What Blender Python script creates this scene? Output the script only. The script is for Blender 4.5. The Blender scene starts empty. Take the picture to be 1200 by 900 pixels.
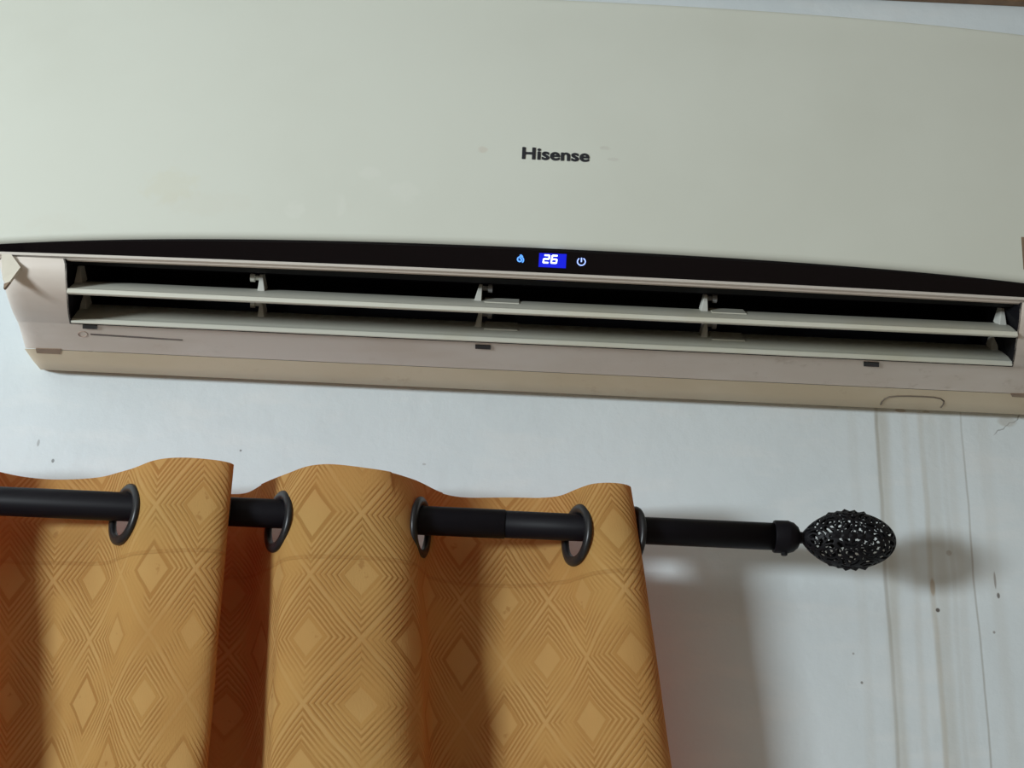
import bpy, bmesh, math, random
from mathutils import Vector, Matrix

random.seed(7)
PI = math.pi
S = bpy.context.scene
COL = S.collection

# ------------------------------------------------------------------ camera
F = 1600.0                                   # focal length in px of the 1200 x 900 frame
PITCH, ROLL = math.radians(22.0), math.radians(2.62)
fwd = Vector((0, math.cos(PITCH), math.sin(PITCH)))
up0 = Vector((0, -math.sin(PITCH), math.cos(PITCH)))
rt0 = Vector((1, 0, 0))
RT = rt0 * math.cos(ROLL) + up0 * math.sin(ROLL)
UP = -rt0 * math.sin(ROLL) + up0 * math.cos(ROLL)
CAMP = Vector((-0.0356, -1.305, 1.70))


def at(px, py, d):
    """point seen at a photo pixel, at distance d in front of the wall"""
    r = fwd + RT * ((px - 600) / F) + UP * ((450 - py) / F)
    return CAMP + r * ((-d - CAMP.y) / r.y)


cam_d = bpy.data.cameras.new('camera')
cam = bpy.data.objects.new('camera', cam_d)
COL.objects.link(cam)
cam_d.sensor_width = 36.0
cam_d.lens = F * 36.0 / 1200.0
cam_d.clip_start = 0.02
M = Matrix((RT, UP, -fwd)).transposed().to_4x4()
M.translation = CAMP
cam.matrix_world = M
S.camera = cam

# ------------------------------------------------------------------ world, lamps, exposure
w = bpy.data.worlds.new('world')
S.world = w
w.use_nodes = True
w.node_tree.nodes['Background'].inputs[0].default_value = (1.0, 0.76, 0.54, 1)
w.node_tree.nodes['Background'].inputs[1].default_value = 0.20


def area(name, loc, target, sx, sy, power, color):
    l = bpy.data.lights.new(name, 'AREA')
    l.shape = 'RECTANGLE'
    l.size, l.size_y = sx, sy
    l.energy = power
    l.color = color
    o = bpy.data.objects.new(name, l)
    COL.objects.link(o)
    o.location = loc
    dr = Vector(target) - Vector(loc)
    o.rotation_euler = dr.to_track_quat('-Z', 'Y').to_euler()
    return o


# the room's one lamp, to the left behind the camera, as the shadows on the wall tell
area('lamp_left_offscreen', (-2.32, -2.27, 1.86), (0.0, 0.0, 2.05), 0.66, 0.40, 76, (0.87, 0.96, 1.0))

S.view_settings.view_transform = 'Standard'
S.view_settings.look = 'None'
S.view_settings.gamma = 1.0
S.view_settings.use_curve_mapping = False
S.view_settings.exposure = 0.0


# ------------------------------------------------------------------ node helpers
class G:
    """small helper for building node trees from expressions"""

    def __init__(self, name):
        self.m = bpy.data.materials.new(name)
        self.m.use_nodes = True
        self.t = self.m.node_tree
        self.b = self.t.nodes['Principled BSDF']

    def n(self, kind, **kw):
        x = self.t.nodes.new(kind)
        for k, v in kw.items():
            setattr(x, k, v)
        return x

    def put(self, sock, v):
        if isinstance(v, bpy.types.NodeSocket):
            self.t.links.new(v, sock)
        elif v is not None:
            sock.default_value = v

    def f(self, op, a, b=None, c=None, clamp=False):
        x = self.n('ShaderNodeMath', operation=op)
        x.use_clamp = clamp
        for i, v in enumerate((a, b, c)):
            if v is not None:
                self.put(x.inputs[i], v)
        return x.outputs[0]

    def add(self, a, b): return self.f('ADD', a, b)
    def sub(self, a, b): return self.f('SUBTRACT', a, b)
    def mul(self, a, b): return self.f('MULTIPLY', a, b)

    def smooth(self, v, a, b, lo=0.0, hi=1.0):
        x = self.n('ShaderNodeMapRange', interpolation_type='SMOOTHSTEP')
        self.put(x.inputs[0], v)
        for i, q in enumerate((a, b, lo, hi)):
            self.put(x.inputs[i + 1], q)
        return x.outputs[0]

    def mix(self, fac, a, b, mode='MIX'):
        x = self.n('ShaderNodeMix', data_type='RGBA', blend_type=mode)
        self.put(x.inputs[0], fac)
        for i, v in ((6, a), (7, b)):
            if not isinstance(v, bpy.types.NodeSocket):
                v = tuple(v) + (1,) if len(v) == 3 else v
            self.put(x.inputs[i], v)
        return x.outputs[2]

    def coord(self, which='Object'):
        return self.n('ShaderNodeTexCoord').outputs[which]

    def xyz(self, v):
        s = self.n('ShaderNodeSeparateXYZ')
        self.put(s.inputs[0], v)
        return s.outputs

    def comb(self, x, y, z):
        c = self.n('ShaderNodeCombineXYZ')
        for i, v in enumerate((x, y, z)):
            self.put(c.inputs[i], v)
        return c.outputs[0]

    def scale(self, v, s):
        x = self.n('ShaderNodeVectorMath', operation='MULTIPLY')
        self.put(x.inputs[0], v)
        x.inputs[1].default_value = s
        return x.outputs[0]

    def noise(self, v, scale, detail=3.0, rough=0.5):
        x = self.n('ShaderNodeTexNoise')
        self.put(x.inputs['Vector'], v)
        x.inputs['Scale'].default_value = scale
        x.inputs['Detail'].default_value = detail
        x.inputs['Roughness'].default_value = rough
        return x.outputs[0]

    def bump(self, h, strength, dist):
        x = self.n('ShaderNodeBump')
        x.inputs['Strength'].default_value = strength
        x.inputs['Distance'].default_value = dist
        self.put(x.inputs['Height'], h)
        self.t.links.new(x.outputs[0], self.b.inputs['Normal'])

    def base(self, c, rough=0.5, metal=0.0, spec=0.5):
        if not isinstance(c, bpy.types.NodeSocket):
            c = tuple(c) + (1,)
        self.put(self.b.inputs['Base Color'], c)
        self.put(self.b.inputs['Roughness'], rough)
        self.put(self.b.inputs['Metallic'], metal)
        self.put(self.b.inputs['Specular IOR Level'], spec)
        return self.m


def srgb(r, g, b):
    f = lambda c: (c / 255 / 12.92) if c / 255 <= 0.04045 else ((c / 255 + 0.055) / 1.055) ** 2.4
    return (f(r), f(g), f(b))


# ------------------------------------------------------------------ materials
def mat_wall():
    g = G('painted_plaster')
    co = g.coord()
    x, y, z = g.xyz(co)
    base = (0.70, 0.77, 0.80)
    n1 = g.noise(co, 3.0, 4, 0.6)
    c = g.mix(g.smooth(n1, 0.35, 0.7), base, (0.65, 0.72, 0.75))
    # broad brushed blotches
    n2 = g.noise(g.scale(co, (0.7, 1, 2.2)), 14.0, 3, 0.6)
    c = g.mix(g.mul(g.smooth(n2, 0.48, 0.70), 0.45), c, (0.75, 0.79, 0.80))
    # water streaks running down from the air conditioner's drain side
    wob = g.mul(g.sub(g.noise(g.comb(0, 0, z), 7.0, 3, 0.5), 0.5), 0.012)
    fine = g.noise(g.scale(co, (60, 1, 1.2)), 1.0, 2, 0.6)
    patchy = g.noise(g.scale(co, (10, 1, 3.0)), 1.0, 3, 0.6)
    below = g.smooth(z, 2.235, 2.205)
    strk = [  # photo x at row 700, width m, amount, colour
        (1040, 0.0030, 0.75, (0.33, 0.32, 0.28)), (1046, 0.0110, 0.55, (0.46, 0.44, 0.37)),
        (1094, 0.0045, 0.50, (0.42, 0.36, 0.25)), (1104, 0.0120, 0.42, (0.47, 0.46, 0.40)),
        (1144, 0.0016, 0.65, (0.38, 0.38, 0.36)), (1118, 0.0040, 0.25, (0.44, 0.43, 0.38)),
        (1010, 0.0080, 0.18, (0.50, 0.49, 0.44)), (1074, 0.0060, 0.22, (0.50, 0.46, 0.38)),
        (1170, 0.0100, 0.16, (0.50, 0.48, 0.42)), (1127, 0.0080, 0.18, (0.50, 0.48, 0.42))]
    for i, (px, wd, am, colr) in enumerate(strk):
        X = at(px, 700, 0).x
        dx = g.f('ABSOLUTE', g.sub(g.add(x, g.mul(wob, 1.0 if i % 2 else -0.7)), X))
        mk = g.smooth(dx, wd, wd * 0.15)
        pt = g.smooth(g.add(g.mul(patchy, 0.6), g.mul(fine, 0.4)), 0.30, 0.58, 0.35, 1.0)
        c = g.mix(g.mul(g.mul(g.mul(mk, pt), below), am), c, colr)
    # brown drip and dark specks, each with its own place on the plaster
    spots = [(1055, 481, .006, .0022, (.3, .2, .1), .45), (1085, 482.5, .004, .0012, (.3, .22, .12), .4),
             (1180, 494, .010, .006, (.34, .28, .2), .35), (1093, 688, .0026, .009, (0.34, 0.22, 0.10), .5), (1099, 715, .0022, .0022, (.07, .05, .04), .9),
             (1170, 698, .0016, .003, (.09, .07, .06), .8), (1166, 680, .0012, .009, (.18, .14, .11), .6),
             (1010, 800, .0014, .0014, (.12, .1, .09), .7), (1000, 766, .0012, .0012, (.2, .18, .16), .6),
             (62, 540, .0016, .0022, (.1, .1, .1), .7), (45, 519, .0014, .004, (.2, .2, .2), .5),
             (282, 528, .0012, .0012, (.08, .08, .08), .7), (497, 544, .002, .0012, (.3, .3, .3), .5),
             (1165, 741, .0014, .0014, (.14, .1, .08), .6), (1112, 648, .003, .003, (.3, .25, .2), .4)]
    for (px, py, rx, rz, colr, am) in spots:
        p = at(px, py, 0)
        ex = g.mul(g.sub(x, p.x), 1 / rx)
        ez = g.mul(g.sub(z, p.z), 1 / rz)
        r = g.add(g.mul(ex, ex), g.mul(ez, ez))
        c = g.mix(g.mul(g.smooth(r, 1.3, 0.4), am), c, colr)
    # a hairline crack under the right end of the unit
    p0 = at(1178, 500, 0)
    cr = g.f('ABSOLUTE', g.sub(g.sub(x, p0.x), g.add(g.mul(g.sub(z, p0.z), 1.3),
             g.mul(g.sub(g.noise(co, 60, 2), .5), .02))))
    rng = g.mul(g.smooth(z, p0.z - .012, p0.z - .006), g.smooth(z, p0.z + .016, p0.z + .012))
    c = g.mix(g.mul(g.mul(g.smooth(cr, .0012, .0003), rng), .6), c, (.2, .2, .2))
    h = g.add(g.mul(g.noise(co, 45, 4, .6), .6), g.mul(g.noise(g.scale(co, (1, 1, .5)), 7, 3), 1.2))
    g.bump(h, 0.25, 0.006)
    return g.base(c, 0.55, 0, 0.35)


def mat_plastic(name, base, stain, amount, rough=0.38):
    g = G(name)
    co = g.coord()
    n1 = g.noise(g.scale(co, (1, 1, 1.6)), 4.0, 5, 0.62)
    n2 = g.noise(co, 38.0, 3, 0.6)
    f = g.mul(g.smooth(g.add(g.mul(n1, .8), g.mul(n2, .2)), 0.45, 0.72), amount)
    c = g.mix(f, base, stain)
    r = g.smooth(n1, .3, .7, rough, rough + .12)
    return g.base(c, r, 0, 0.4)


def mat_front_panel():
    g = G('aged_white_panel')
    co = g.coord()
    x, y, z = g.xyz(co)
    n1 = g.noise(co, 3.2, 4, 0.6)
    c = g.mix(g.smooth(n1, .4, .7), (0.64, 0.668, 0.60), (0.61, 0.635, 0.565))
    sc = [(566, 182, .006, .004, (.52, .42, .34), .3), (708, 180, .006, .003, (.45, .42, .38), .35),
          (718, 193, .007, .002, (.48, .46, .42), .3), (200, 220, .03, .02, (.62, .61, .47), .28),
          (345, 248, .010, .010, (.70, .72, .66), .35), (400, 245, .006, .012, (.70, .72, .66), .35),
          (475, 230, .018, .012, (.70, .72, .66), .3), (240, 240, .05, .014, (.6, .58, .48), .15),
          (60, 262, .03, .012, (.6, .58, .5), .15), (435, 208, .012, .008, (.70, .72, .66), .3)]
    nz = g.noise(co, 90, 3, .6)
    for (px, py, rx, rz, colr, am) in sc:
        p = at(px, py, .2) - ROOT_AC
        ex = g.mul(g.sub(x, p.x), 1 / rx)
        ez = g.mul(g.sub(z, p.z), 1 / rz)
        r = g.add(g.add(g.mul(ex, ex), g.mul(ez, ez)), g.mul(g.sub(nz, .5), 2.6))
        c = g.mix(g.mul(g.smooth(r, 1.1, 0.1), am), c, colr)
    return g.base(c, 0.34, 0, 0.45)


def mat_casing():
    g = G('yellowed_casing')
    co = g.coord()
    x, y, z = g.xyz(co)
    n1 = g.noise(g.scale(co, (1, 2, 3)), 5.0, 4, .6)
    c = g.mix(g.smooth(n1, .38, .68), (.70, .64, .58), (.64, .565, .49))
    n2 = g.noise(g.scale(co, (1, 1, 1)), 26.0, 5, .7)
    # dusty grime just below the outlet
    grime = g.mul(g.smooth(n2, .56, .72), g.smooth(x, -.1, .3, .15, .55))
    c = g.mix(grime, c, (.42, .34, .26))
    return g.base(c, .42, 0, .35)


def mat_strip():
    g = G('yellowed_bottom_strip')
    co = g.coord()
    n1 = g.noise(g.scale(co, (.8, 1, 1)), 7.0, 4, .6)
    c = g.mix(g.smooth(n1, .35, .7), (.66, .57, .42), (.60, .50, .345))
    n2 = g.noise(co, 30, 5, .7)
    c = g.mix(g.mul(g.smooth(n2, .6, .75), .5), c, (.45, .33, .2))
    return g.base(c, .45, 0, .3)


def mat_simple(name, c, rough=.5, metal=0., spec=.5, vary=.0):
    g = G(name)
    if vary:
        n = g.noise(g.coord(), 30, 3, .6)
        dark = tuple(v * (1 - vary) for v in c)
        col = g.mix(g.smooth(n, .35, .7), c, dark)
    else:
        col = c
    return g.base(col, rough, metal, spec)


def mat_emit(name, c, strength):
    g = G(name)
    g.base((0, 0, 0), .4)
    g.b.inputs['Emission Color'].default_value = tuple(c) + (1,)
    g.b.inputs['Emission Strength'].default_value = strength
    return g.m


def mat_cloth():
    g = G('gold_jacquard_cloth')
    uv = g.n('ShaderNodeUVMap').outputs[0]
    u, v, _ = g.xyz(uv)
    wv = g.mul(g.sub(g.noise(uv, 22, 2), .5), .004)
    p = g.mul(g.add(u, wv), 1 / .088)
    q = g.mul(g.add(v, wv), 1 / .112)
    a, b = g.add(p, q), g.sub(p, q)
    fa, fb = g.f('FRACT', a), g.f('FRACT', b)
    da = g.mul(g.sub(fa, .5), 2)
    db = g.mul(g.sub(fb, .5), 2)
    m = g.f('MAXIMUM', g.f('ABSOLUTE', da), g.f('ABSOLUTE', db))
    wn = g.n('ShaderNodeTexWhiteNoise', noise_dimensions='2D')
    g.put(wn.inputs['Vector'], g.comb(g.f('FLOOR', a), g.f('FLOOR', b), 0))
    rnd = wn.outputs['Value']
    c0 = g.add(.27, g.mul(rnd, .16))                     # half size of the plain heart
    heart = g.smooth(m, c0, g.sub(c0, .03))
    rim = g.mul(g.smooth(m, g.sub(c0, .04), c0), g.smooth(m, g.add(c0, .10), g.add(c0, .05)))
    ln = g.f('SINE', g.mul(m, 2 * PI * 9.0))
    ln = g.smooth(ln, -.15, .85)
    # woven lines fade out in patches, as they do on the cloth
    pt = g.smooth(g.noise(uv, 15, 2), .38, .58, .10, 1.0)
    lines = g.mul(g.mul(ln, g.smooth(m, g.add(c0, .04), g.add(c0, .10))), pt)
    base = srgb(192, 153, 90)
    lite = srgb(203, 168, 108)
    dark = srgb(148, 107, 55)
    c = g.mix(g.mul(lines, .50), base, dark)
    sh = g.smooth(g.f('SINE', g.add(g.mul(m, 2 * PI * 9.0), 2.6)), .2, .95)  # sheen of the embroidery, put into the colour as pale side-lines
    sh = g.mul(g.mul(sh, pt), g.smooth(m, g.add(c0, .04), g.add(c0, .10)))
    c = g.mix(g.mul(sh, .45), c, srgb(208, 172, 116))
    c = g.mix(g.mul(heart, .45), c, lite)
    c = g.mix(g.mul(rim, g.mul(rnd, .6)), c, dark)
    lat = g.smooth(m, .93, .98)                          # light lattice between the lozenges
    c = g.mix(g.mul(lat, .35), c, lite)
    fl = g.noise(uv, 55, 3, .6)
    fleck = g.mul(g.mul(g.smooth(fl, .62, .70), .4), g.smooth(m, .34, .22))
    c = g.mix(fleck, c, srgb(128, 82, 34))
    big = g.noise(uv, 5, 3, .6)
    c = g.mix(g.mul(g.smooth(big, .42, .7), .3), c, srgb(160, 112, 54))
    # weave and stitched seam under the eyelets
    seam = g.mul(g.smooth(v, -.0425, -.0410), g.smooth(v, -.0380, -.0395))
    c = g.mix(g.mul(seam, .25), c, dark)
    wv2 = g.noise(g.scale(uv, (700, 260, 1)), 1.0, 1)
    h = g.sub(g.add(g.mul(lines, -.8), g.mul(heart, .3)), g.add(g.mul(seam, 1.2), g.mul(wv2, -.35)))
    g.bump(h, .55, .0012)
    g.base(c, .78, 0, .12)
    tr = g.n('ShaderNodeBsdfTranslucent')
    tr.inputs[0].default_value = (.70, .045, .02, 1)
    mx = g.n('ShaderNodeMixShader')
    mx.inputs[0].default_value = .30
    g.t.links.new(g.b.outputs[0], mx.inputs[1])
    g.t.links.new(tr.outputs[0], mx.inputs[2])
    g.t.links.new(mx.outputs[0], g.t.nodes['Material Output'].inputs[0])
    return g.m


# ------------------------------------------------------------------ geometry helpers
def link(name, me, mat, parent=None, smooth=False):
    o = bpy.data.objects.new(name, me)
    COL.objects.link(o)
    if mat:
        me.materials.append(mat)
    if parent:
        o.parent = parent
    if smooth:
        me.polygons.foreach_set('use_smooth', [True] * len(me.polygons))
    return o


def mesh(name, vs, fs, mat, parent=None, origin=None, smooth=False, bevel=0.0, seg=2, fix=True):
    """verts in world metres, stored relative to the origin of the thing"""
    og = Vector(origin) if origin is not None else Vector((0, 0, 0))
    me = bpy.data.meshes.new(name)
    me.from_pydata([tuple(Vector(v) - og) for v in vs], [], fs)
    if fix:
        bm = bmesh.new()
        bm.from_mesh(me)
        bmesh.ops.recalc_face_normals(bm, faces=bm.faces)
        if bevel:
            bmesh.ops.bevel(bm, geom=bm.edges[:], offset=bevel, segments=seg, affect='EDGES', profile=.5)
        bm.to_mesh(me)
        bm.free()
    return link(name, me, mat, parent, smooth)


def box_vf(x0, x1, y0, y1, z0, z1):
    vs = [(x, y, z) for x in (x0, x1) for y in (y0, y1) for z in (z0, z1)]
    fs = [(0, 1, 3, 2), (4, 6, 7, 5), (0, 4, 5, 1), (2, 3, 7, 6), (0, 2, 6, 4), (1, 5, 7, 3)]
    return vs, fs


def join_vf(parts):
    V, Fc = [], []
    for vs, fs in parts:
        k = len(V)
        V += [tuple(v) for v in vs]
        Fc += [tuple(i + k for i in f) for f in fs]
    return V, Fc


def grid_vf(rows):
    """rows: list of equally long point lists"""
    n = len(rows[0])
    vs = [p for r in rows for p in r]
    fs = [(i * n + j, i * n + j + 1, (i + 1) * n + j + 1, (i + 1) * n + j)
          for i in range(len(rows) - 1) for j in range(n - 1)]
    return vs, fs


def extrude_x(prof, x0, x1):
    """closed (d, z) outline swept along x"""
    n = len(prof)
    vs = [(x, -d, z) for x in (x0, x1) for (d, z) in prof]
    fs = [(i, (i + 1) % n, n + (i + 1) % n, n + i) for i in range(n)]
    fs += [tuple(range(n))[::-1], tuple(range(n, 2 * n))]
    return vs, fs


def lathe_x(prof, cy, cz, seg=32):
    """prof: (x, r) list turned about an axis along x"""
    vs, fs = [], []
    for (x, r) in prof:
        for k in range(seg):
            a = 2 * PI * k / seg
            vs.append((x, cy + r * math.cos(a), cz + r * math.sin(a)))
    for i in range(len(prof) - 1):
        for k in range(seg):
            fs.append((i * seg + k, i * seg + (k + 1) % seg, (i + 1) * seg + (k + 1) % seg, (i + 1) * seg + k))
    fs.append(tuple(range(seg))[::-1])
    fs.append(tuple(range((len(prof) - 1) * seg, len(prof) * seg)))
    return vs, fs


def tube_vf(pts, r, seg=6, closed=False):
    pts = [Vector(p) for p in pts]
    n = len(pts)
    vs, fs = [], []
    nrm = None
    for i, p in enumerate(pts):
        if closed:
            t = pts[(i + 1) % n] - pts[i - 1]
        else:
            t = pts[min(i + 1, n - 1)] - pts[max(i - 1, 0)]
        t.normalize()
        if nrm is None:
            nrm = t.orthogonal().normalized()
        nrm = (nrm - t * nrm.dot(t)).normalized()
        bn = t.cross(nrm)
        rr = r[i] if isinstance(r, (list, tuple)) else r
        for k in range(seg):
            a = 2 * PI * k / seg
            vs.append(p + (nrm * math.cos(a) + bn * math.sin(a)) * rr)
    m = n if closed else n - 1
    for i in range(m):
        j = (i + 1) % n
        for k in range(seg):
            fs.append((i * seg + k, i * seg + (k + 1) % seg, j * seg + (k + 1) % seg, j * seg + k))
    if not closed:
        fs.append(tuple(range(seg))[::-1])
        fs.append(tuple(range((n - 1) * seg, n * seg)))
    return vs, fs


def thing(name, label, cat, loc, group=None):
    o = bpy.data.objects.new(name, None)
    COL.objects.link(o)
    o.location = loc
    o.empty_display_size = .05
    o['label'] = label
    o['category'] = cat
    if group:
        o['group'] = group
    return o


def struct(o, label=None):
    o['kind'] = 'structure'
    if label:
        o['label'] = label
    return o


# ------------------------------------------------------------------ setting
ROOT_AC = Vector((0, 0, 2.20))
Z_CEIL = at(1200, 1, 0).z + .055
WALL = mat_wall()
struct(mesh('wall_back', *box_vf(-2.6, 2.6, 0, .15, 0, Z_CEIL), WALL), 'white painted plaster wall with rusty water streaks')
struct(mesh('ceiling', *box_vf(-2.6, 2.6, -4.2, .15, Z_CEIL, Z_CEIL + .1),
            mat_simple('ceiling_paint', (.72, .70, .66), .7)), 'plain white ceiling')
struct(mesh('floor', *box_vf(-2.6, 2.6, -4.2, .15, -.1, 0),
            mat_simple('floor_tile', (.42, .36, .30), .4, vary=.15)), 'plain brown floor')
z_tr = at(1200, .8, .012).z
struct(mesh('trim_1', *box_vf(-2.6, 2.6, -.012, .0, z_tr, Z_CEIL), mat_simple('brown_wood', (.22, .13, .07), .5, vary=.3),
            bevel=.002), 'thin brown wooden cornice board along the ceiling')

# ------------------------------------------------------------------ air conditioner
AC = thing('air_conditioner', 'white split air conditioner with black display band and open louvers on the wall',
           'air conditioner', ROOT_AC)
M_PANEL = mat_front_panel()
M_CASE = mat_casing()
M_STRIP = mat_strip()
M_BAND = mat_simple('gloss_black_band', (.004, .003, .004), .10, 0, .22)
M_LIP = mat_simple('silver_lip', (.62, .58, .53), .3, .25, .5)
M_LOUV = mat_plastic('louver_plastic', (.64, .64, .56), (.56, .54, .42), .8, .4)
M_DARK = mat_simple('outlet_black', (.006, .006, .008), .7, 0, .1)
M_GREY = mat_simple('grey_pivot', (.30, .30, .30), .5)
M_LOGO = mat_simple('logo_black', (.012, .014, .02), .4)
M_TAPE = mat_simple('brown_tape', (.26, .18, .12), .5, vary=.35)
M_TAPE2 = mat_simple('old_clear_tape', (.66, .62, .52), .35, vary=.1)

PXM = 1300.0


def arch(X):
    k = X * PXM / 1000.0
    return (32 * k * k + 65 * k ** 4) / 39.0            # 0 in the middle, share of the band's height


z_lip = at(640, 321, .197).z
z_band = at(640, 288, .203).z
z_top = at(640, -4, .19).z
HB = z_band - z_lip
PW = .585


def zb(X): return z_lip + HB * max(1 - arch(X), .10)
def zt(X): return z_top - HB * arch(X) * .95


def panel_d(X, s):
    """s: 0 at the lower edge, 1 at the top"""
    bow = -.010 * (X / PW) ** 2
    return .203 + .009 * math.sin(PI * min(s * 1.05, 1)) - .014 * s * s + bow


# front panel: curved shell with a rounded edge that returns towards the wall
rows = []
NX, NZ = 72, 26
inset = [(0.0, .040), (0.0, .004), (.0006, .0015), (.002, 0.0)]
ss = [0, .01, .02] + [i / NZ for i in range(1, NZ)] + [.98, .99, 1]
xs = [-PW, -PW + .0015, -PW + .004] + [-PW + 2 * PW * i / NX for i in range(1, NX)] + [PW - .004, PW - .0015, PW]


def panel_pt(X, s, back=0):
    e = min(PW - abs(X), .004)
    t = min(s, 1 - s) * (z_top - z_band)
    e2 = min(t, .004)
    rd = .0035 * ((1 - e / .004) ** 2 + (1 - e2 / .004) ** 2)
    return (X, -(panel_d(X, s) - rd - back), zb(X) + (zt(X) - zb(X)) * s)


front = [[panel_pt(X, s) for X in xs] for s in ss]
parts = [grid_vf(front)]
BK = .020
loop = [(X, 0) for X in xs] + [(PW, s) for s in ss[1:]] + [(X, 1) for X in xs[::-1][1:]] + [(-PW, s) for s in ss[::-1][1:]]
parts.append(grid_vf([[panel_pt(X, s) for X, s in loop], [panel_pt(X, s, BK) for X, s in loop]]))
pv, pf = join_vf(parts)
me = bpy.data.meshes.new('front_panel')
me.from_pydata([tuple(Vector(v) - ROOT_AC) for v in pv], [], pf)
bm = bmesh.new()
bm.from_mesh(me)
bmesh.ops.remove_doubles(bm, verts=bm.verts, dist=1e-5)
bmesh.ops.recalc_face_normals(bm, faces=bm.faces)
bm.to_mesh(me)
bm.free()
panel = link('front_panel', me, M_PANEL, AC, True)

# black band, set back a little behind the panel's lower rim
rows = []
for s in [0, .04, .1, .3, .5, .7, .9, 1.02]:
    r = []
    for X in [-PW + .004 + (2 * PW - .008) * i / 60 for i in range(61)]:
        dd = .1925 + .0055 * s - .010 * (X / PW) ** 2 - (.002 if s == 0 else 0)
        r.append((X, -dd, z_lip + (zb(X) - z_lip) * s))
    rows.append(r)
bk = [[(p[0], -.17, p[2]) for p in rows[-1]], [(p[0], -.17, p[2]) for p in rows[0]]]
band = mesh('display_band', *grid_vf(rows + bk), M_BAND, AC, ROOT_AC, True)
for p in band.data.polygons:
    p.use_smooth = True

# silver lip under the band: two thin ribs
lipx = [-PW + .006 + (2 * PW - .012) * i / 48 for i in range(49)]


def rib(d0, d1, z0, z1):
    rows = []
    for (d, z) in ((d0, z0), (d1, z0), (d1, z1), (d0, z1), (d0, z0)):
        rows.append([(X, -(d - .010 * (X / PW) ** 2), z) for X in lipx])
    return grid_vf(rows)


mesh('band_lip', *rib(.1935, .1985, z_lip - .0024, z_lip + .0003), M_LIP, AC, ROOT_AC)
mesh('lower_rib', *rib(.1925, .1950, z_lip - .0040, z_lip - .0025), mat_simple('tan_rib', (.50, .44, .38), .45), AC, ROOT_AC)

# lower casing: lofted profile with an opening for the outlet
XO0, XO1 = at(79, 340, .17).x, at(1191, 385, .17).x
XC = (XO0 + XO1) / 2
zl = z_lip - .0040
prof = [(.191, zl), (.1915, at(640, 335, .1915).z), (.185, at(640, 352, .185).z), (.166, at(640, 372, .166).z),
        (.136, at(640, 392, .136).z), (.105, at(640, 405, .105).z), (.080, at(640, 420, .080).z), (.055, at(640, 436, .055).z)]
XOL = [at(px, py, prof[i][0]).x for i, (px, py) in enumerate(((77, 297), (77.5, 310), (78, 327), (79.5, 347), (81, 367), (83, 381)))]
XOR = [at(px, py, prof[i][0]).x for i, (px, py) in enumerate(((1196, 349), (1195.5, 362), (1194, 378), (1191, 398), (1188, 418), (1185.5, 431)))]
NOPEN = 5                                                # opening runs from profile point 0 to 5
wleft = [at(x, y, d).x for (x, y, d) in ((2, 297, .17), (3, 312, .17), (5, 332, .165), (9, 352, .146),
                                         (15, 374, .116), (20, 390, .085), (25, 400, .06), (30, 407, .036))]
WL = [XC - v for v in wleft]                             # half widths down the profile


def corner(sign, i, rc=.022, n=6):
    d, z = prof[i]
    W = WL[i]
    rise = {2: .06, 3: .16, 4: .26, 5: .33, 6: .40, 7: .47}.get(i, 0)
    pts = []
    for k in range(n + 1):
        a = (PI / 2) * k / n
        pts.append((XC + sign * (W - rc + rc * math.sin(a)), -(d - rc * (1 - math.cos(a))), z + rise * rc * (1 - math.cos(a))))
    pts.append((XC + sign * (W - .004), -.02, z + rise * (d - .02)))
    pts.append((XC + sign * (W - .004), -.0, z + rise * d))
    return pts


parts = []
for sign, xo in ((-1, XOL), (1, XOR)):
    rows = [[(xo[i], -prof[i][0], prof[i][1])] + corner(sign, i) for i in range(NOPEN + 1)]
    parts.append(grid_vf(rows))
rows = []
for i in range(NOPEN, len(prof)):
    l = corner(-1, i)[::-1]
    r = corner(1, i)
    d, z = prof[i]
    mid = [(XOL[5] + (XOR[5] - XOL[5]) * k / 24, -d, z) for k in range(25)]
    rows.append(l + mid + r)
parts.append(grid_vf(rows))
# rim of the opening turned inwards
d5, z5 = prof[NOPEN]
parts.append(grid_vf([[(XOL[5], -d5, z5), (XOR[5], -d5, z5)], [(XOL[5], -(d5 - .02), z5 + .004), (XOR[5], -(d5 - .02), z5 + .004)]]))
# rear shell behind the front panel
parts.append(box_vf(-.472, .472, -.182, -.0005, z_lip + .075, z_top - .028))
for sg in (-1, 1):
    parts.append(box_vf(*sorted((sg * .472, sg * .505)), -.150, -.0005, z_lip + .012, z_top - .045))
housing = mesh('casing', *join_vf(parts), M_CASE, AC, ROOT_AC)
for p in housing.data.polygons:
    p.use_smooth = len(p.vertices) == 4 and p.area < .02
housing.data.polygons.foreach_set('use_smooth', [True] * len(housing.data.polygons))
md = housing.modifiers.new('es', 'EDGE_SPLIT')
md.split_angle = math.radians(40)

# bottom strip, a separate moulding that meets the wall
sprof = [(.0548, at(640, 436.4, .0548).z), (.036, at(640, 450, .036).z), (.018, at(640, 460.3, .018).z)]
swl = [XC - at(30, 407, .036).x, XC - at(38, 424, .020).x, XC - at(48, 434, .006).x]
rows = []
for (d, z), W in zip(sprof, swl):
    r = []
    for sgn in (-1, 1):
        rs = min(.02, d * .7)
        pts = [(XC + sgn * (W - rs + rs * math.sin(PI / 2 * k / 6)), -(d - rs * (1 - math.cos(PI / 2 * k / 6))), z + .4 * rs * (1 - math.cos(PI / 2 * k / 6)))
               for k in range(7)] + [(XC + sgn * W, 0, z + .42 * d)]
        r.append(pts[::-1] if sgn < 0 else pts)
    rows.append(r[0] + r[1])
rows.append([(p[0], 0.0, p[2] + .44 * -p[1]) for p in rows[-1]])
mesh('bottom_strip', *grid_vf(rows), M_STRIP, AC, ROOT_AC, True)
o = AC.children[-1]
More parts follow.
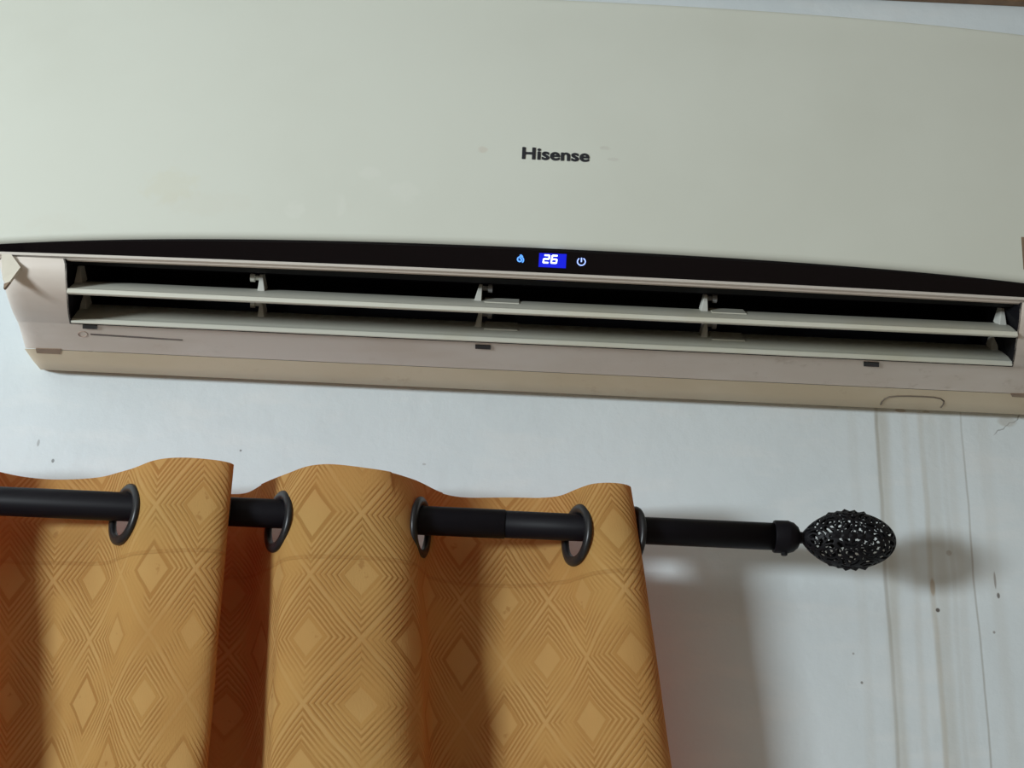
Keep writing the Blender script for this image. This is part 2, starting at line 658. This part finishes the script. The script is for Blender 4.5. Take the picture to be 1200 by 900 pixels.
md = o.modifiers.new('es', 'EDGE_SPLIT')
md.split_angle = math.radians(35)

# drain cover outlined on the strip


def strip_pt(px, py, off=.0006):
    """point on the strip under a pixel (strip is a ruled surface between two rows)"""
    lo, hi = .012, .062
    for _ in range(40):
        mdl = (lo + hi) / 2
        p = at(px, py, mdl)
        # strip height at this depth
        for (da, za), (db_, zb_) in zip(sprof, sprof[1:]):
            if db_ <= mdl <= da or (mdl > sprof[0][0] and da == sprof[0][0]) or (mdl < sprof[-1][0] and db_ == sprof[-1][0]):
                t = (mdl - da) / (db_ - da)
                zs = za + (zb_ - za) * t
                break
        if p.z < zs:
            lo, hi = lo, hi
        if p.z > zs:                                     # inside the body: come forward
            lo = mdl
        else:
            hi = mdl
    p = at(px, py, (lo + hi) / 2)
    return p + Vector((0, -off, -off))


pts = [(1032, 474), (1033.5, 470.5), (1037, 467), (1042, 464.8), (1052, 464), (1066, 464), (1082, 464.5), (1094, 465.3),
       (1102, 467), (1106, 470), (1105.5, 473.5), (1102.5, 477.5)]
mesh('drain_cover_outline', *tube_vf([strip_pt(*p, off=0.0) for p in pts], .0009, 6), mat_simple('groove_dark', (.16, .13, .10), .7),
     AC, ROOT_AC)

# dark inside of the outlet
xa, xb = XOL[5] - .001, XOR[5] + .001
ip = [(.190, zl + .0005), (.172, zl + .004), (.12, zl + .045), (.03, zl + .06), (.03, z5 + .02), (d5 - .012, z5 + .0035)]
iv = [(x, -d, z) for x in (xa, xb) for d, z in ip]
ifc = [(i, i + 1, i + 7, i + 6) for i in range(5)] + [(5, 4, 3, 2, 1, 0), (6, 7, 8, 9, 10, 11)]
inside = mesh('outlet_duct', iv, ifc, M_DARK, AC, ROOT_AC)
# side cheeks of the opening, following the casing's curve
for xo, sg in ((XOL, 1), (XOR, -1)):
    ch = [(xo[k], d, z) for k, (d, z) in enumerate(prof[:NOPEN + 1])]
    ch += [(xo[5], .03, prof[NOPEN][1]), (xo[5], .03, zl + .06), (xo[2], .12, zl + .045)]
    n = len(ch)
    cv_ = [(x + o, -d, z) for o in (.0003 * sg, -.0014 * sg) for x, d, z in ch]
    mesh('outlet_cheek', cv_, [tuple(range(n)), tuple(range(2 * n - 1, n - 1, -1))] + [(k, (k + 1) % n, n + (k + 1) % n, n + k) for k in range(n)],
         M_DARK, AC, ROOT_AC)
# cross-flow fan roller deep inside
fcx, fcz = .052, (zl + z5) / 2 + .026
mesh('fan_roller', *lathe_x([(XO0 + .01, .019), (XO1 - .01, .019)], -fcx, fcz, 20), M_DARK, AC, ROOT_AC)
# louver blades
blades = [dict(fr=(.174, 368.6), re=(.136, 354.0), th=.0036, xl=(79, 338), xr=(1192.5, 389)),
          dict(fr=(.114, 403.2), re=(.078, 380.5), th=.0036, xl=(83, 378), xr=(1186.5, 428))]
M_BRK = mat_simple('bracket_white', (.68, .68, .62), .45, vary=.1)
brk_px = [96, 307, 565, 826, 1170]
for bi, B in enumerate(blades):
    dF, dR = B['fr'][0], B['re'][0]
    PF, PR = at(640, B['fr'][1], dF), at(640, B['re'][1], dR)
    x0, x1 = at(B['xl'][0], B['xl'][1], dF).x, at(B['xr'][0], B['xr'][1], dF).x
    zF, zR = PF.z, PR.z
    tx, tz = dR - dF, zR - zF
    L = math.hypot(tx, tz)
    tx, tz = tx / L, tz / L
    nx, nz = tz, -tx                                      # normal towards the room / up
    n = 10
    topp, bot = [], []
    for k in range(n + 1):
        s = k / n
        camb = .0022 * math.sin(PI * s)
        topp.append((dF + tx * L * s + nx * camb, zF + tz * L * s + nz * camb))
        th = B['th'] * (1 - .55 * s)
        bot.append((dF + tx * L * s + nx * (camb) - nx * 0 - (0 if k else 0) - (nx * th), zF + tz * L * s + nz * (camb) - nz * th))
    # front lip: vertical thick edge that catches the light
    prof_b = [(dF + .0004, zF + .0042)] + [(d + .0, z + .0038 * (1 - i / n)) for i, (d, z) in enumerate(topp)][1:] + bot[::-1][:-1] + [(dF - .001, zF - .0003), (dF + .0006, zF)]
    lv = mesh('louver', *extrude_x(prof_b, x0, x1), M_LOUV, AC, ROOT_AC)
    md = lv.modifiers.new('bev', 'BEVEL')
    md.width = .0005
    md.segments = 2
    md.limit_method = 'ANGLE'
    md.angle_limit = math.radians(40)

    def on(s, h):
        return (dF + tx * L * s + nx * h, zF + tz * L * s + nz * h)

    for j, bp in enumerate(brk_px):
        row = B['re'][1] + (bp - 640) * .0458
        bx = at(bp + (0 if bi == 0 else {0: 6, 4: -9}.get(j, 0)), row, dR).x
        # triangular fin standing on the rear half of the blade, flared at its foot
        hgt = .0165 if bi == 0 else .0145
        sg = 1 if j not in (0, 1) else -1
        fa, fb, fc_, fd = on(.50, .0015), on(.96, .0015), on(1.02, hgt), on(.80, hgt)
        fv = []
        for (d_, z_), wd in ((fa, .0075), (fb, .0060), (fc_, .0026), (fd, .0026)):
            fv += [(bx - sg * wd, -d_, z_), (bx, -d_, z_)]
        fn = mesh('bracket', fv, [(0, 2, 4, 6), (1, 7, 5, 3), (0, 1, 3, 2), (2, 3, 5, 4), (4, 5, 7, 6), (6, 7, 1, 0)], M_BRK, lv, ROOT_AC, bevel=.0004, seg=1)
        # pin and its socket on the casing side
        c = on(.90, hgt - .0045)
        pn = lathe_x([(-sg * .001, .0024), (sg * .005, .0024), (sg * .0055, .0042), (sg * .0095, .0042)], -c[0], c[1], 12)
        pv = [(v[0] + bx, v[1], v[2]) for v in pn[0]]
        mesh('pivot_pin', pv, pn[1], M_BRK if j in (1, 4) else M_GREY, lv, ROOT_AC)
        if j in (2, 3):
            # thin stiffening plate beside the bracket
            a0, a1 = on(.42, .0016), on(.90, .0014)
            pl = [a0, a1, (a1[0] + nx * .0014, a1[1] + nz * .0014), (a0[0] + nx * .0030, a0[1] + nz * .0030)]
            mesh('stiffener_plate', *extrude_x(pl, bx + .003, bx + .035), M_LOUV, lv, ROOT_AC)
    # hanging arms behind the blades carry the pins
    if bi == 0:
        for j, bp in enumerate(brk_px[1:4]):
            bx = at(bp, 345, dR).x + (.011 if j else -.011)
            mesh('pivot_arm', *box_vf(bx - .0025, bx + .0025, -dR + .0, -dR + .016, zR - .004, zl), M_GREY, AC, ROOT_AC, bevel=.0008)

# small latch slots under the lower blade
M_SLOT = mat_simple('slot_black', (.015, .013, .013), .7)


def casing_pt(px, py):
    best = None
    for (da, za), (db_, zb_) in zip(prof[3:], prof[4:]):
        for k in range(41):
            d = da + (db_ - da) * k / 40
            z = za + (zb_ - za) * k / 40
            p = at(px, py, d)
            e = abs(p.z - z)
            if best is None or e < best[0]:
                best = (e, Vector((p.x, -d, z)))
    return best[1]


def casing_patch(name, quad, mat, thick=.0009, parent=AC, hit=casing_pt):
    q = [hit(*p) for p in quad]
    nrm = (q[1] - q[0]).cross(q[3] - q[0]).normalized()
    if nrm.z > 0:
        nrm = -nrm
    vs = [p + nrm * thick for p in q] + [p - nrm * .001 for p in q]
    fs = [(0, 1, 2, 3), (7, 6, 5, 4)] + [(i, (i + 1) % 4, 4 + (i + 1) % 4, 4 + i) for i in range(4)]
    return mesh(name, vs, fs, mat, parent, ROOT_AC)


for (x, y, wd, h) in ((97, 379.5, 17, 4.5), (557, 403.5, 18, 4), (1012, 423.5, 18, 4.5)):
    casing_patch('latch_slot', [(x, y), (x + wd, y + wd * .046), (x + wd, y + h + wd * .046), (x, y + h)], M_SLOT, .0012)
casing_patch('scratch', [(106, 390.6), (214, 397.4), (214, 399.2), (106, 392.2)], mat_simple('scratch_grey', (.22, .19, .17), .7, vary=.5), .0004)
casing_patch('brown_tape_piece', [(42, 408.2), (72, 408.8), (70.5, 414.6), (43, 413.2)], M_TAPE, .0006, hit=lambda a, b: strip_pt(a, b, 0))
casing_patch('brown_tape_piece', [(1184, 459), (1230, 460), (1230, 465), (1186, 462.5)], M_TAPE, .0006, hit=lambda a, b: strip_pt(a, b + 2, 0))
# round moulding mark next to the scratch
cp = casing_pt(97, 391.5)
cu = (casing_pt(100, 391.6) - cp).normalized()
cv = (casing_pt(97, 395) - cp).normalized()
mesh('moulding_mark', *tube_vf([cp + cu * .0045 * math.cos(a) + cv * .0055 * math.sin(a) for a in [2 * PI * k / 24 for k in range(24)]],
                               .0005, 5, True), mat_simple('mark_brown', (.42, .31, .25), .6), AC, ROOT_AC)

# old tape on the left shoulder of the casing
q = [at(1.5, 297.5, .1935), at(13, 297.8, .1945), at(24, 313, .1945), at(9, 333, .1935), at(3, 327, .1925)]
vs = q + [p + Vector((0, .0035, 0)) for p in q]
fs = [(0, 1, 2, 3, 4), (9, 8, 7, 6, 5)] + [(i, (i + 1) % 5, 5 + (i + 1) % 5, 5 + i) for i in range(5)]
mesh('tape_flap', vs, fs, M_TAPE2, AC, ROOT_AC)
q = [at(4.5, 332.5, .194), at(11.5, 330, .194), at(6, 337, .194), at(4, 338, .194)]
vs = q + [p + Vector((0, .0035, 0)) for p in q]
fs = [(0, 1, 2, 3), (7, 6, 5, 4)] + [(i, (i + 1) % 4, 4 + (i + 1) % 4, 4 + i) for i in range(4)]
mesh('brown_tape_piece', vs, fs, M_TAPE, AC, ROOT_AC)

# brown tape on the right edge of the front panel
x0p, x1p = at(1195.5, 300, .195).x, at(1224, 300, .195).x
za_, zb_ = at(1200, 281, .197).z, at(1200, 317, .197).z
s_of = lambda X, z: (z - zb(X)) / (zt(X) - zb(X))
tv = [(X, -(panel_d(X, max(s_of(X, z), 0)) + .0006), z) for z in (za_, zb_) for X in (x0p, x1p)]
tv += [(v[0], v[1] + .002, v[2]) for v in tv]
mesh('brown_tape_piece', tv, [(0, 1, 3, 2), (4, 6, 7, 5), (0, 4, 5, 1), (2, 3, 7, 6), (0, 2, 6, 4), (1, 5, 7, 3)], M_TAPE, panel, ROOT_AC)

# lettering on the panel
fc = bpy.data.curves.new('lettering', 'FONT')
fc.body = 'Hisense'
fc.align_x = 'LEFT'
fc.size = 1.0
fc.offset = .012
fc.extrude = .01
fc.space_character = 1.03
tmp = bpy.data.objects.new('tmp', fc)
COL.objects.link(tmp)
bpy.context.view_layer.update()
me = bpy.data.meshes.new_from_object(tmp.evaluated_get(bpy.context.evaluated_depsgraph_get()))
bpy.data.objects.remove(tmp)
xsv = [v.co.x for v in me.vertices]
ysv = [v.co.y for v in me.vertices]
bx0, bx1, by0, by1 = min(xsv), max(xsv), min(ysv), max(ysv)
s_mid = .42


def panel_hit(px, py):
    d = .2
    for _ in range(12):
        p = at(px, py, d)
        d = panel_d(p.x, max(0, min(1, s_of(p.x, p.z))))
    return at(px, py, d)


A = panel_hit(612, 186.3)
Bq = panel_hit(690, 189.8)
C0 = panel_hit(612.5, 172.8)
for v in me.vertices:
    X = A.x + (Bq.x - A.x) * (v.co.x - bx0) / (bx1 - bx0)
    Z = A.z + (C0.z - A.z) * (v.co.y - by0) / (by1 - by0)
    v.co = Vector((X, -(panel_d(X, s_of(X, Z)) + .0002 + (.0004 if v.co.z > 0 else -.0012)), Z)) - ROOT_AC
lw = (Bq.x - A.x) * .0075
lv_, lf_ = [v.co.copy() for v in me.vertices], [tuple(p.vertices) for p in me.polygons]
lparts = [([v + Vector((ox, -.00002 * q, oz)) for v in lv_], lf_) for q, (ox, oz) in enumerate(((-lw, 0), (lw, 0), (0, lw * .5), (0, -lw * .5)))]
mesh('lettering', *join_vf(lparts), M_LOGO, panel, fix=False)

# lit display on the band


def band_hit(px, py, off=.0):
    d = .195
    for _ in range(12):
        p = at(px, py, d)
        s = (p.z - z_lip) / (zb(p.x) - z_lip)
        d = .1925 + .0055 * s - .010 * (p.x / PW) ** 2 + off
    return at(px, py, d)


def band_poly(name, pxs, mat, parent=band, thick=.0006):
    q = [band_hit(*p, thick) for p in pxs]
    q2 = [p + Vector((0, thick + .0006, 0)) for p in q]
    n = len(q)
    fs = [tuple(range(n)), tuple(range(2 * n - 1, n - 1, -1))] + [(i, (i + 1) % n, n + (i + 1) % n, n + i) for i in range(n)]
    return mesh(name, q + q2, fs, mat, parent, ROOT_AC)


M_DIG = mat_emit('digit_white', (.75, .92, 1.0), 2.6)
M_ICON = mat_emit('icon_blue', (.10, .32, 1.0), 1.7)
scr = band_poly('display_screen', [(632.0, 296.4), (664, 297.8), (663, 314.2), (631.0, 312.6)],
                mat_emit('blue_backlight', (0.0, 0.010, 1.0), .75), thick=.0003)
# seven-segment digits, slanted
segs = {'a': (0, 1, 1, 1), 'b': (1, .5, 1, 1), 'c': (1, 0, 1, .5), 'd': (0, 0, 1, 0), 'e': (0, 0, 0, .5), 'f': (0, .5, 0, 1),
        'g': (0, .5, 1, .5)}


def digit(ox, oy, on_):
    Wd, Hd = 6.0, 8.6
    parts = []
    for k in on_:
        a = segs[k]
        P = []
        for (u, v) in ((a[0], a[1]), (a[2], a[3])):
            P.append((ox + u * Wd + (v - .5) * 1.6, oy - v * Hd + u * Wd * .046))
        p0, p1 = [band_hit(*q, .0009) for q in P]
        parts.append(tube_vf([p0, (p0 + p1) / 2, p1], .0007, 6))
    return join_vf(parts)


for (ox, on_) in ((637.3, 'abged'), (646.6, 'afgecd')):
    oy = 307.6 + (ox - 637) * .046
    mesh('digit', *digit(ox, oy, on_), M_DIG, band, ROOT_AC)


def ring(cx, cy, r, a0, a1, n=22, k=.94):
    return [band_hit(cx + r * math.sin(a0 + (a1 - a0) * i / n), cy - k * r * math.cos(a0 + (a1 - a0) * i / n), .0009) for i in range(n + 1)]


pw = tube_vf(ring(681.3, 306.6, 4.6, .55, 2 * PI - .55), .00052, 6)
bar = tube_vf([band_hit(681.5, 302.2, .0009), band_hit(681.3, 307, .0009)], .0006, 6)
mesh('power_icon', *join_vf([pw, bar]), mat_emit('power_icon_blue', (.30, .42, 1.0), 1.9), band, ROOT_AC)
spi = [band_hit(609.4 + (1.0 + 3.4 * i / 34) * math.sin(-.4 + i * .27), 304.2 - .95 * (1.0 + 3.4 * i / 34) * math.cos(-.4 + i * .27), .0009)
       for i in range(35)]
flm = [band_hit(609.2, 299.6, .0009), band_hit(610.6, 298.8, .0009), band_hit(612.6, 300.9, .0009)]
mesh('swirl_icon', *join_vf([tube_vf(spi, .00062, 6), tube_vf(flm, .0006, 6)]), M_ICON, band, ROOT_AC)

# ------------------------------------------------------------------ curtain rod
RD = .092
M_ROD = mat_simple('black_rod', (.006, .0055, .008), .5, 0, .14)
M_IRON = mat_simple('black_iron', (.007, .007, .009), .5, 0, .18)
M_RING = mat_simple('gunmetal_ring', (.020, .020, .022), .36, .3, .5)
rodc = at(640, 616.5, RD)
ROD_O = Vector((0, -RD, rodc.z))
rod = thing('curtain_rod', 'black metal curtain rod with a pierced oval finial holding the gold curtain', 'curtain rod', ROD_O)
ry, rz = -RD, rodc.z
xj = at(592, 614, RD).x
xe = at(908, 629, RD).x
mesh('outer_tube', *lathe_x([(-1.25, .0134), (xj - .0008, .0134), (xj, .0130)], ry, rz, 40), M_ROD, rod, ROD_O, True)
mesh('inner_tube', *lathe_x([(xj - .05, .0126), (xe + .01, .0126)], ry, rz, 40), M_ROD, rod, ROD_O, True)
x1 = at(936, 632, RD).x
cap = mesh('end_cap', *lathe_x([(xe - .0012, .0128), (xe - .001, .0146), (xe, .0150), (xe + .012, .0152), (x1 - .010, .0150), (x1 - .005, .0135),
                                (x1 - .001, .010), (x1 + .001, .0055), (x1 + .008, .0050)], ry, rz, 40), M_ROD, rod, ROD_O, True)
for o in (cap, rod.children[0]):
    md = o.modifiers.new('es', 'EDGE_SPLIT')
    md.split_angle = math.radians(38)
xs_ = at(919, 650, RD).x
sv, sf = lathe_x([(0, .0030), (.0022, .0030), (.0028, .0022)], 0, 0, 12)
mesh('set_screw', [(xs_ + v[1], ry + v[2], rz - .0148 - v[0]) for v in sv], sf, M_IRON, cap, ROD_O)

# pierced finial: scrollwork wrapped on an egg
fx0, fx1 = at(938, 632, RD).x, at(1049, 637, RD).x
FL = fx1 - fx0
FR = .0258


def frad(t):
    t = min(max(t, 0.0), 1.0)
    u = 1 - (2 * t - 1) ** 2
    return max(FR * u ** (.78 if t < .5 else .50), .0012)


def fpt(t, ph, lift=0.0):
    r = frad(t) + lift
    return Vector((fx0 + FL * t, ry + r * math.cos(ph), rz + r * math.sin(ph)))


def local(t0, p0, pts, lift=0.0):
    return [fpt(t0 + a / FL, p0 + b / max(frad(t0 + a / FL), .006), lift) for a, b in pts]


# scroll centres spread over the egg; slots are rings around them, broken into curls
centres = []
for t0, n_, off in ((.11, 4, .4), (.28, 5, .26), (.48, 6, .0), (.68, 6, .45), (.88, 5, .1)):
    for k in range(n_):
        a_ = off + 2 * PI * k / n_
        centres.append((fpt(t0, a_), 2 + k % 2, 1.9 * k + 5 * t0, -1 if k % 2 else 1))
NT, NP = 150, 190


def pierced(t, ph):
    if t < .045 or t > .975:
        return False
    p = fpt(t, ph)
    ds = sorted(((p - c[0]).length, i) for i, c in enumerate(centres))
    if ds[1][0] - ds[0][0] < .0011:
        return False
    d, i = ds[0]
    c, mm, ofs, hd = centres[i]
    ax = Vector((1, 0, 0))
    nr = Vector((0, c.y - ry, c.z - rz)).normalized()
    bt = ax.cross(nr)
    th = math.atan2((p - c).dot(bt), (p - c).dot(ax))
    dd = d + hd * .0010 * th / PI * 1.6
    k = int(dd / .0047)
    fr = dd / .0047 - k
    if d < .0010:
        return False
    return .27 < fr < .92 and math.sin((mm + k) * th + ofs + 2.1 * k) > -.74


tv_ = [(.008 + .984 * (1 - math.cos(PI * i / NT)) / 2) for i in range(NT + 1)]
vs = [fpt(t, 2 * PI * k / NP) for t in tv_ for k in range(NP)]
fs = []
for i in range(NT):
    for k in range(NP):
        if not pierced((tv_[i] + tv_[i + 1]) / 2, 2 * PI * (k + .5) / NP):
            fs.append((i * NP + k, i * NP + (k + 1) % NP, (i + 1) * NP + (k + 1) % NP, (i + 1) * NP + k))
fin = mesh('finial', vs, fs, M_IRON, rod, ROD_O, True)
md = fin.modifiers.new('sol', 'SOLIDIFY')
md.thickness = .0012
md.offset = 0
# raised leafy crests that break the outline, and the two end buttons
for k in range(4):
    p0 = PI / 2 * k + PI / 2 + .12
    cr = []
    for (t0, h) in ((.32, .0018), (.41, .0012), (.49, .0024), (.56, .0022), (.66, .0026)):
        ctr = [(.0050 * math.cos(2 * PI * i / 10), .0036 * math.sin(2 * PI * i / 10)) for i in range(10)]
        o1 = local(t0, p0, ctr, .0004)
        o1 = [p + (p - Vector((p.x, ry, rz))).normalized() * 0 for p in o1]
        tip = fpt(t0 + .02 * (1 if t0 > .5 else -1), p0, h + .0006)
        cr.append((o1 + [tip], [(i, (i + 1) % 10, 10) for i in range(10)] + [tuple(range(10))[::-1]]))
    mesh('crest_leaf', *join_vf(cr), M_IRON, fin, ROD_O)
mesh('neck', *lathe_x([(fx0 - .002, .005), (fx0 + .002, .0048), (fx0 + .006, .0085), (fx0 + .009, .0098), (fx0 + .0105, .0088)], ry, rz, 24), M_IRON, fin, ROD_O, True)
mesh('tip_button', *lathe_x([(fx1 - .0016, .0062), (fx1 - .0006, .0055), (fx1 + .0004, .003), (fx1 + .0006, .001)], ry, rz, 24), M_IRON, fin, ROD_O, True)

# ------------------------------------------------------------------ curtain


def catmull(P, per=24):
    out = []
    n = len(P)
    for i in range(n - 1):
        p0, p1, p2, p3 = P[max(i - 1, 0)], P[i], P[i + 1], P[min(i + 2, n - 1)]
        for k in range(per):
            t = k / per
            out.append(tuple(.5 * ((2 * b) + (c - a) * t + (2 * a - 5 * b + 4 * c - d) * t * t + (3 * b - a - 3 * c + d) * t ** 3)
                             for a, b, c, d in zip(p0, p1, p2, p3)))
    out.append(tuple(P[-1]))
    return out


# each row: photo x at the rod, photo x near row 900, depth before (+) or behind (-) the rod there and below
CP = [(-330, -352, -.034, -.034), (-262, -292, -.024, -.022), (-242, -268, .0, 0), (-222, -248, .022, .02), (-120, -140, .040, .044),
      (-46, -56, .028, .030), (-26, -34, .0, .0), (-10, -18, -.024, -.026), (24, 12, -.038, -.042), (74, 60, -.036, -.034), (128, 98, -.026, -.022),
      (147, 122, .0, .0), (166, 145, .021, .018), (208, 185, .032, .032), (248, 222, .037, .036), (268, 241, .030, .028), (265, 238, .014, .010),
      (254, 226, .0, -.004), (248, 224, -.022, -.022), (258, 236, -.052, -.052), (290, 280, -.056, -.052), (311, 303, -.030, -.026), (327, 312, .0, .002),
      (342, 322, .022, .022), (384, 370, .036, .036), (446, 452, .038, .040), (482, 494, .024, .020), (494, 500, .0, -.012), (506, 510, -.024, -.036),
      (545, 548, -.044, -.052), (612, 606, -.040, -.034), (660, 655, -.022, -.006), (676, 690, .0, .008), (691, 720, .020, .020), (714, 752, .031, .032),
      (736, 776, .032, .031), (748, 788, .022, .020), (740, 783, .0, .002), (731, 775, -.012, -.012)]
CT = catmull(CP, 26)
top3, bot3 = [], []
for (a, b, e1, e2) in CT:
    rrow = 616.5 + (a - 640) * .0458
    top3.append(at(a, rrow, RD + e1))
    bot3.append(at(b, 900, RD + e2))
z_rod = rodc.z
Z_B = at(640, 900, RD).z
# plan paths at rod level and at the lower level, then resampled by arc length of the upper one
arc = [0.0]
for p, q in zip(top3, top3[1:]):
    arc.append(arc[-1] + math.hypot(q.x - p.x, q.y - p.y))
tot = arc[-1]
NS_ = int(tot / .0019)
cols = []
j = 0
for i in range(NS_ + 1):
    s = tot * i / NS_
    while j < len(arc) - 2 and arc[j + 1] < s:
        j += 1
    t = (s - arc[j]) / max(arc[j + 1] - arc[j], 1e-9)
    P = top3[j].lerp(top3[j + 1], t)
    Q = bot3[j].lerp(bot3[j + 1], t)
    cols.append((s, P.x, P.y, Q.x, Q.y))
Z_EY = z_rod - .0072
HEAD = .0440
vrows = [HEAD - .0020 * i for i in range(0, 62)]
vv = vrows[-1]
while vv > -.34:
    vv -= .005
    vrows.append(vv)
while vv > -1.45:
    vv -= .05
    vrows.append(vv)

# crossing of the rod: sign change of depth
cross = []
for i in range(len(cols) - 1):
    y0, y1 = cols[i][2] + RD, cols[i + 1][2] + RD
    if y0 == 0 or y0 * y1 < 0:
        t = y0 / (y0 - y1)
        cross.append((cols[i][0] + (cols[i + 1][0] - cols[i][0]) * t, cols[i][1] + (cols[i + 1][1] - cols[i][1]) * t, i))
HOLE = .0228
# the stiff heading rounds off the steep crossings towards its free upper edge
KX = [at(a, 616.5 + (a - 640) * .0458, RD).x for a in (147, 327, 494, 676)]
smo = []
for i, c in enumerate(cols):
    h = min(22, i, nc_ - 1 - i) if (nc_ := len(cols)) else 0
    q = cols[i - h:i + h + 1]
    wgt = max(math.exp(-((c[1] - k) / .034) ** 2) for k in KX)
    wgt *= 1.0 if abs(c[2] + RD) < .034 else .6
    smo.append((sum(p[1] for p in q) / len(q), sum(p[2] for p in q) / len(q), wgt))
verts, uvs = [], []
for v in vrows:
    k = min(max(-v / (Z_EY - Z_B), 0), 1.25)
    if v > 0:
        k = -v / (z_rod - Z_B)
    up = min(max((v - .018) / (HEAD - .018), 0), 1)
    for ci, (s, ax, ay, bx_, by_) in enumerate(cols):
        if up > 0 and not (at(225, 600, RD).x < ax < at(300, 600, RD).x):
            wq = smo[ci][2] * up * .85
            ax, ay = ax + (smo[ci][0] - ax) * wq, ay + (smo[ci][1] - ay) * wq
        x = ax + (bx_ - ax) * k
        y = ay + (by_ - ay) * k
        # soft hand-made unevenness of stiff cloth
        y += .0016 * math.sin(s * 31 + v * 23) * min(1, max(0, -v * 12 + .3)) + .0009 * math.sin(s * 70 - v * 60)
        zz = Z_EY + v + (.0016 * math.sin(s * 24 + 1.1) + .0010 * math.sin(s * 61)) * (1 if v > 0 else max(0, 1 + v * 30))
        verts.append(Vector((x, y, zz)))
        uvs.append((s, v))
nc = len(cols)
faces = []
for i in range(len(vrows) - 1):
    vm = (vrows[i] + vrows[i + 1]) / 2
    for jj in range(nc - 1):
        if abs(vm) < HOLE:
            sm = (cols[jj][0] + cols[jj + 1][0]) / 2
            if any((sm - c[0]) ** 2 + vm * vm < HOLE * HOLE for c in cross):
                continue
        faces.append((i * nc + jj, i * nc + jj + 1, (i + 1) * nc + jj + 1, (i + 1) * nc + jj))
CUR_O = Vector((at(300, 600, RD).x, -RD, z_rod))
curtain = thing('curtain', 'gold patterned eyelet curtain with lozenge weave hanging from the black rod', 'curtain', CUR_O)
me = bpy.data.meshes.new('cloth')
me.from_pydata([tuple(v - CUR_O) for v in verts], [], faces)
uvl = me.uv_layers.new(name='UVMap')
li = [0] * len(me.loops)
me.loops.foreach_get('vertex_index', li)
flat = []
for i in li:
    flat += [uvs[i][0], uvs[i][1]]
uvl.data.foreach_set('uv', flat)
cloth = link('cloth', me, mat_cloth(), curtain, True)

# eyelet rings: lathe about the cloth normal
ringp = [(.0200, -.0016), (.0200, .0016), (.0212, .0026), (.0240, .0032), (.0268, .0028), (.0286, .0016), (.0290, 0), (.0286, -.0016), (.0268, -.0028), (.0240, -.0032), (.0212, -.0026)]
seg = 40
for (s, cx, i) in cross:
    a, b = cols[max(i - 4, 0)], cols[min(i + 5, nc - 1)]
    T = Vector((b[1] - a[1], b[2] - a[2], 0)).normalized()
    N = Vector((T.y, -T.x, 0))
    Cc = Vector((cx, -RD, Z_EY))
    vs, fs = [], []
    for q in range(seg):
        an = 2 * PI * q / seg
        for (r, h) in ringp:
            vs.append(Cc + T * (r * math.cos(an)) + Vector((0, 0, r * math.sin(an))) + N * h)
    m = len(ringp)
    for q in range(seg):
        for r in range(m):
            fs.append((q * m + r, q * m + (r + 1) % m, ((q + 1) % seg) * m + (r + 1) % m, ((q + 1) % seg) * m + r))
    mesh('eyelet', vs, fs, M_RING, curtain, CUR_O, True)
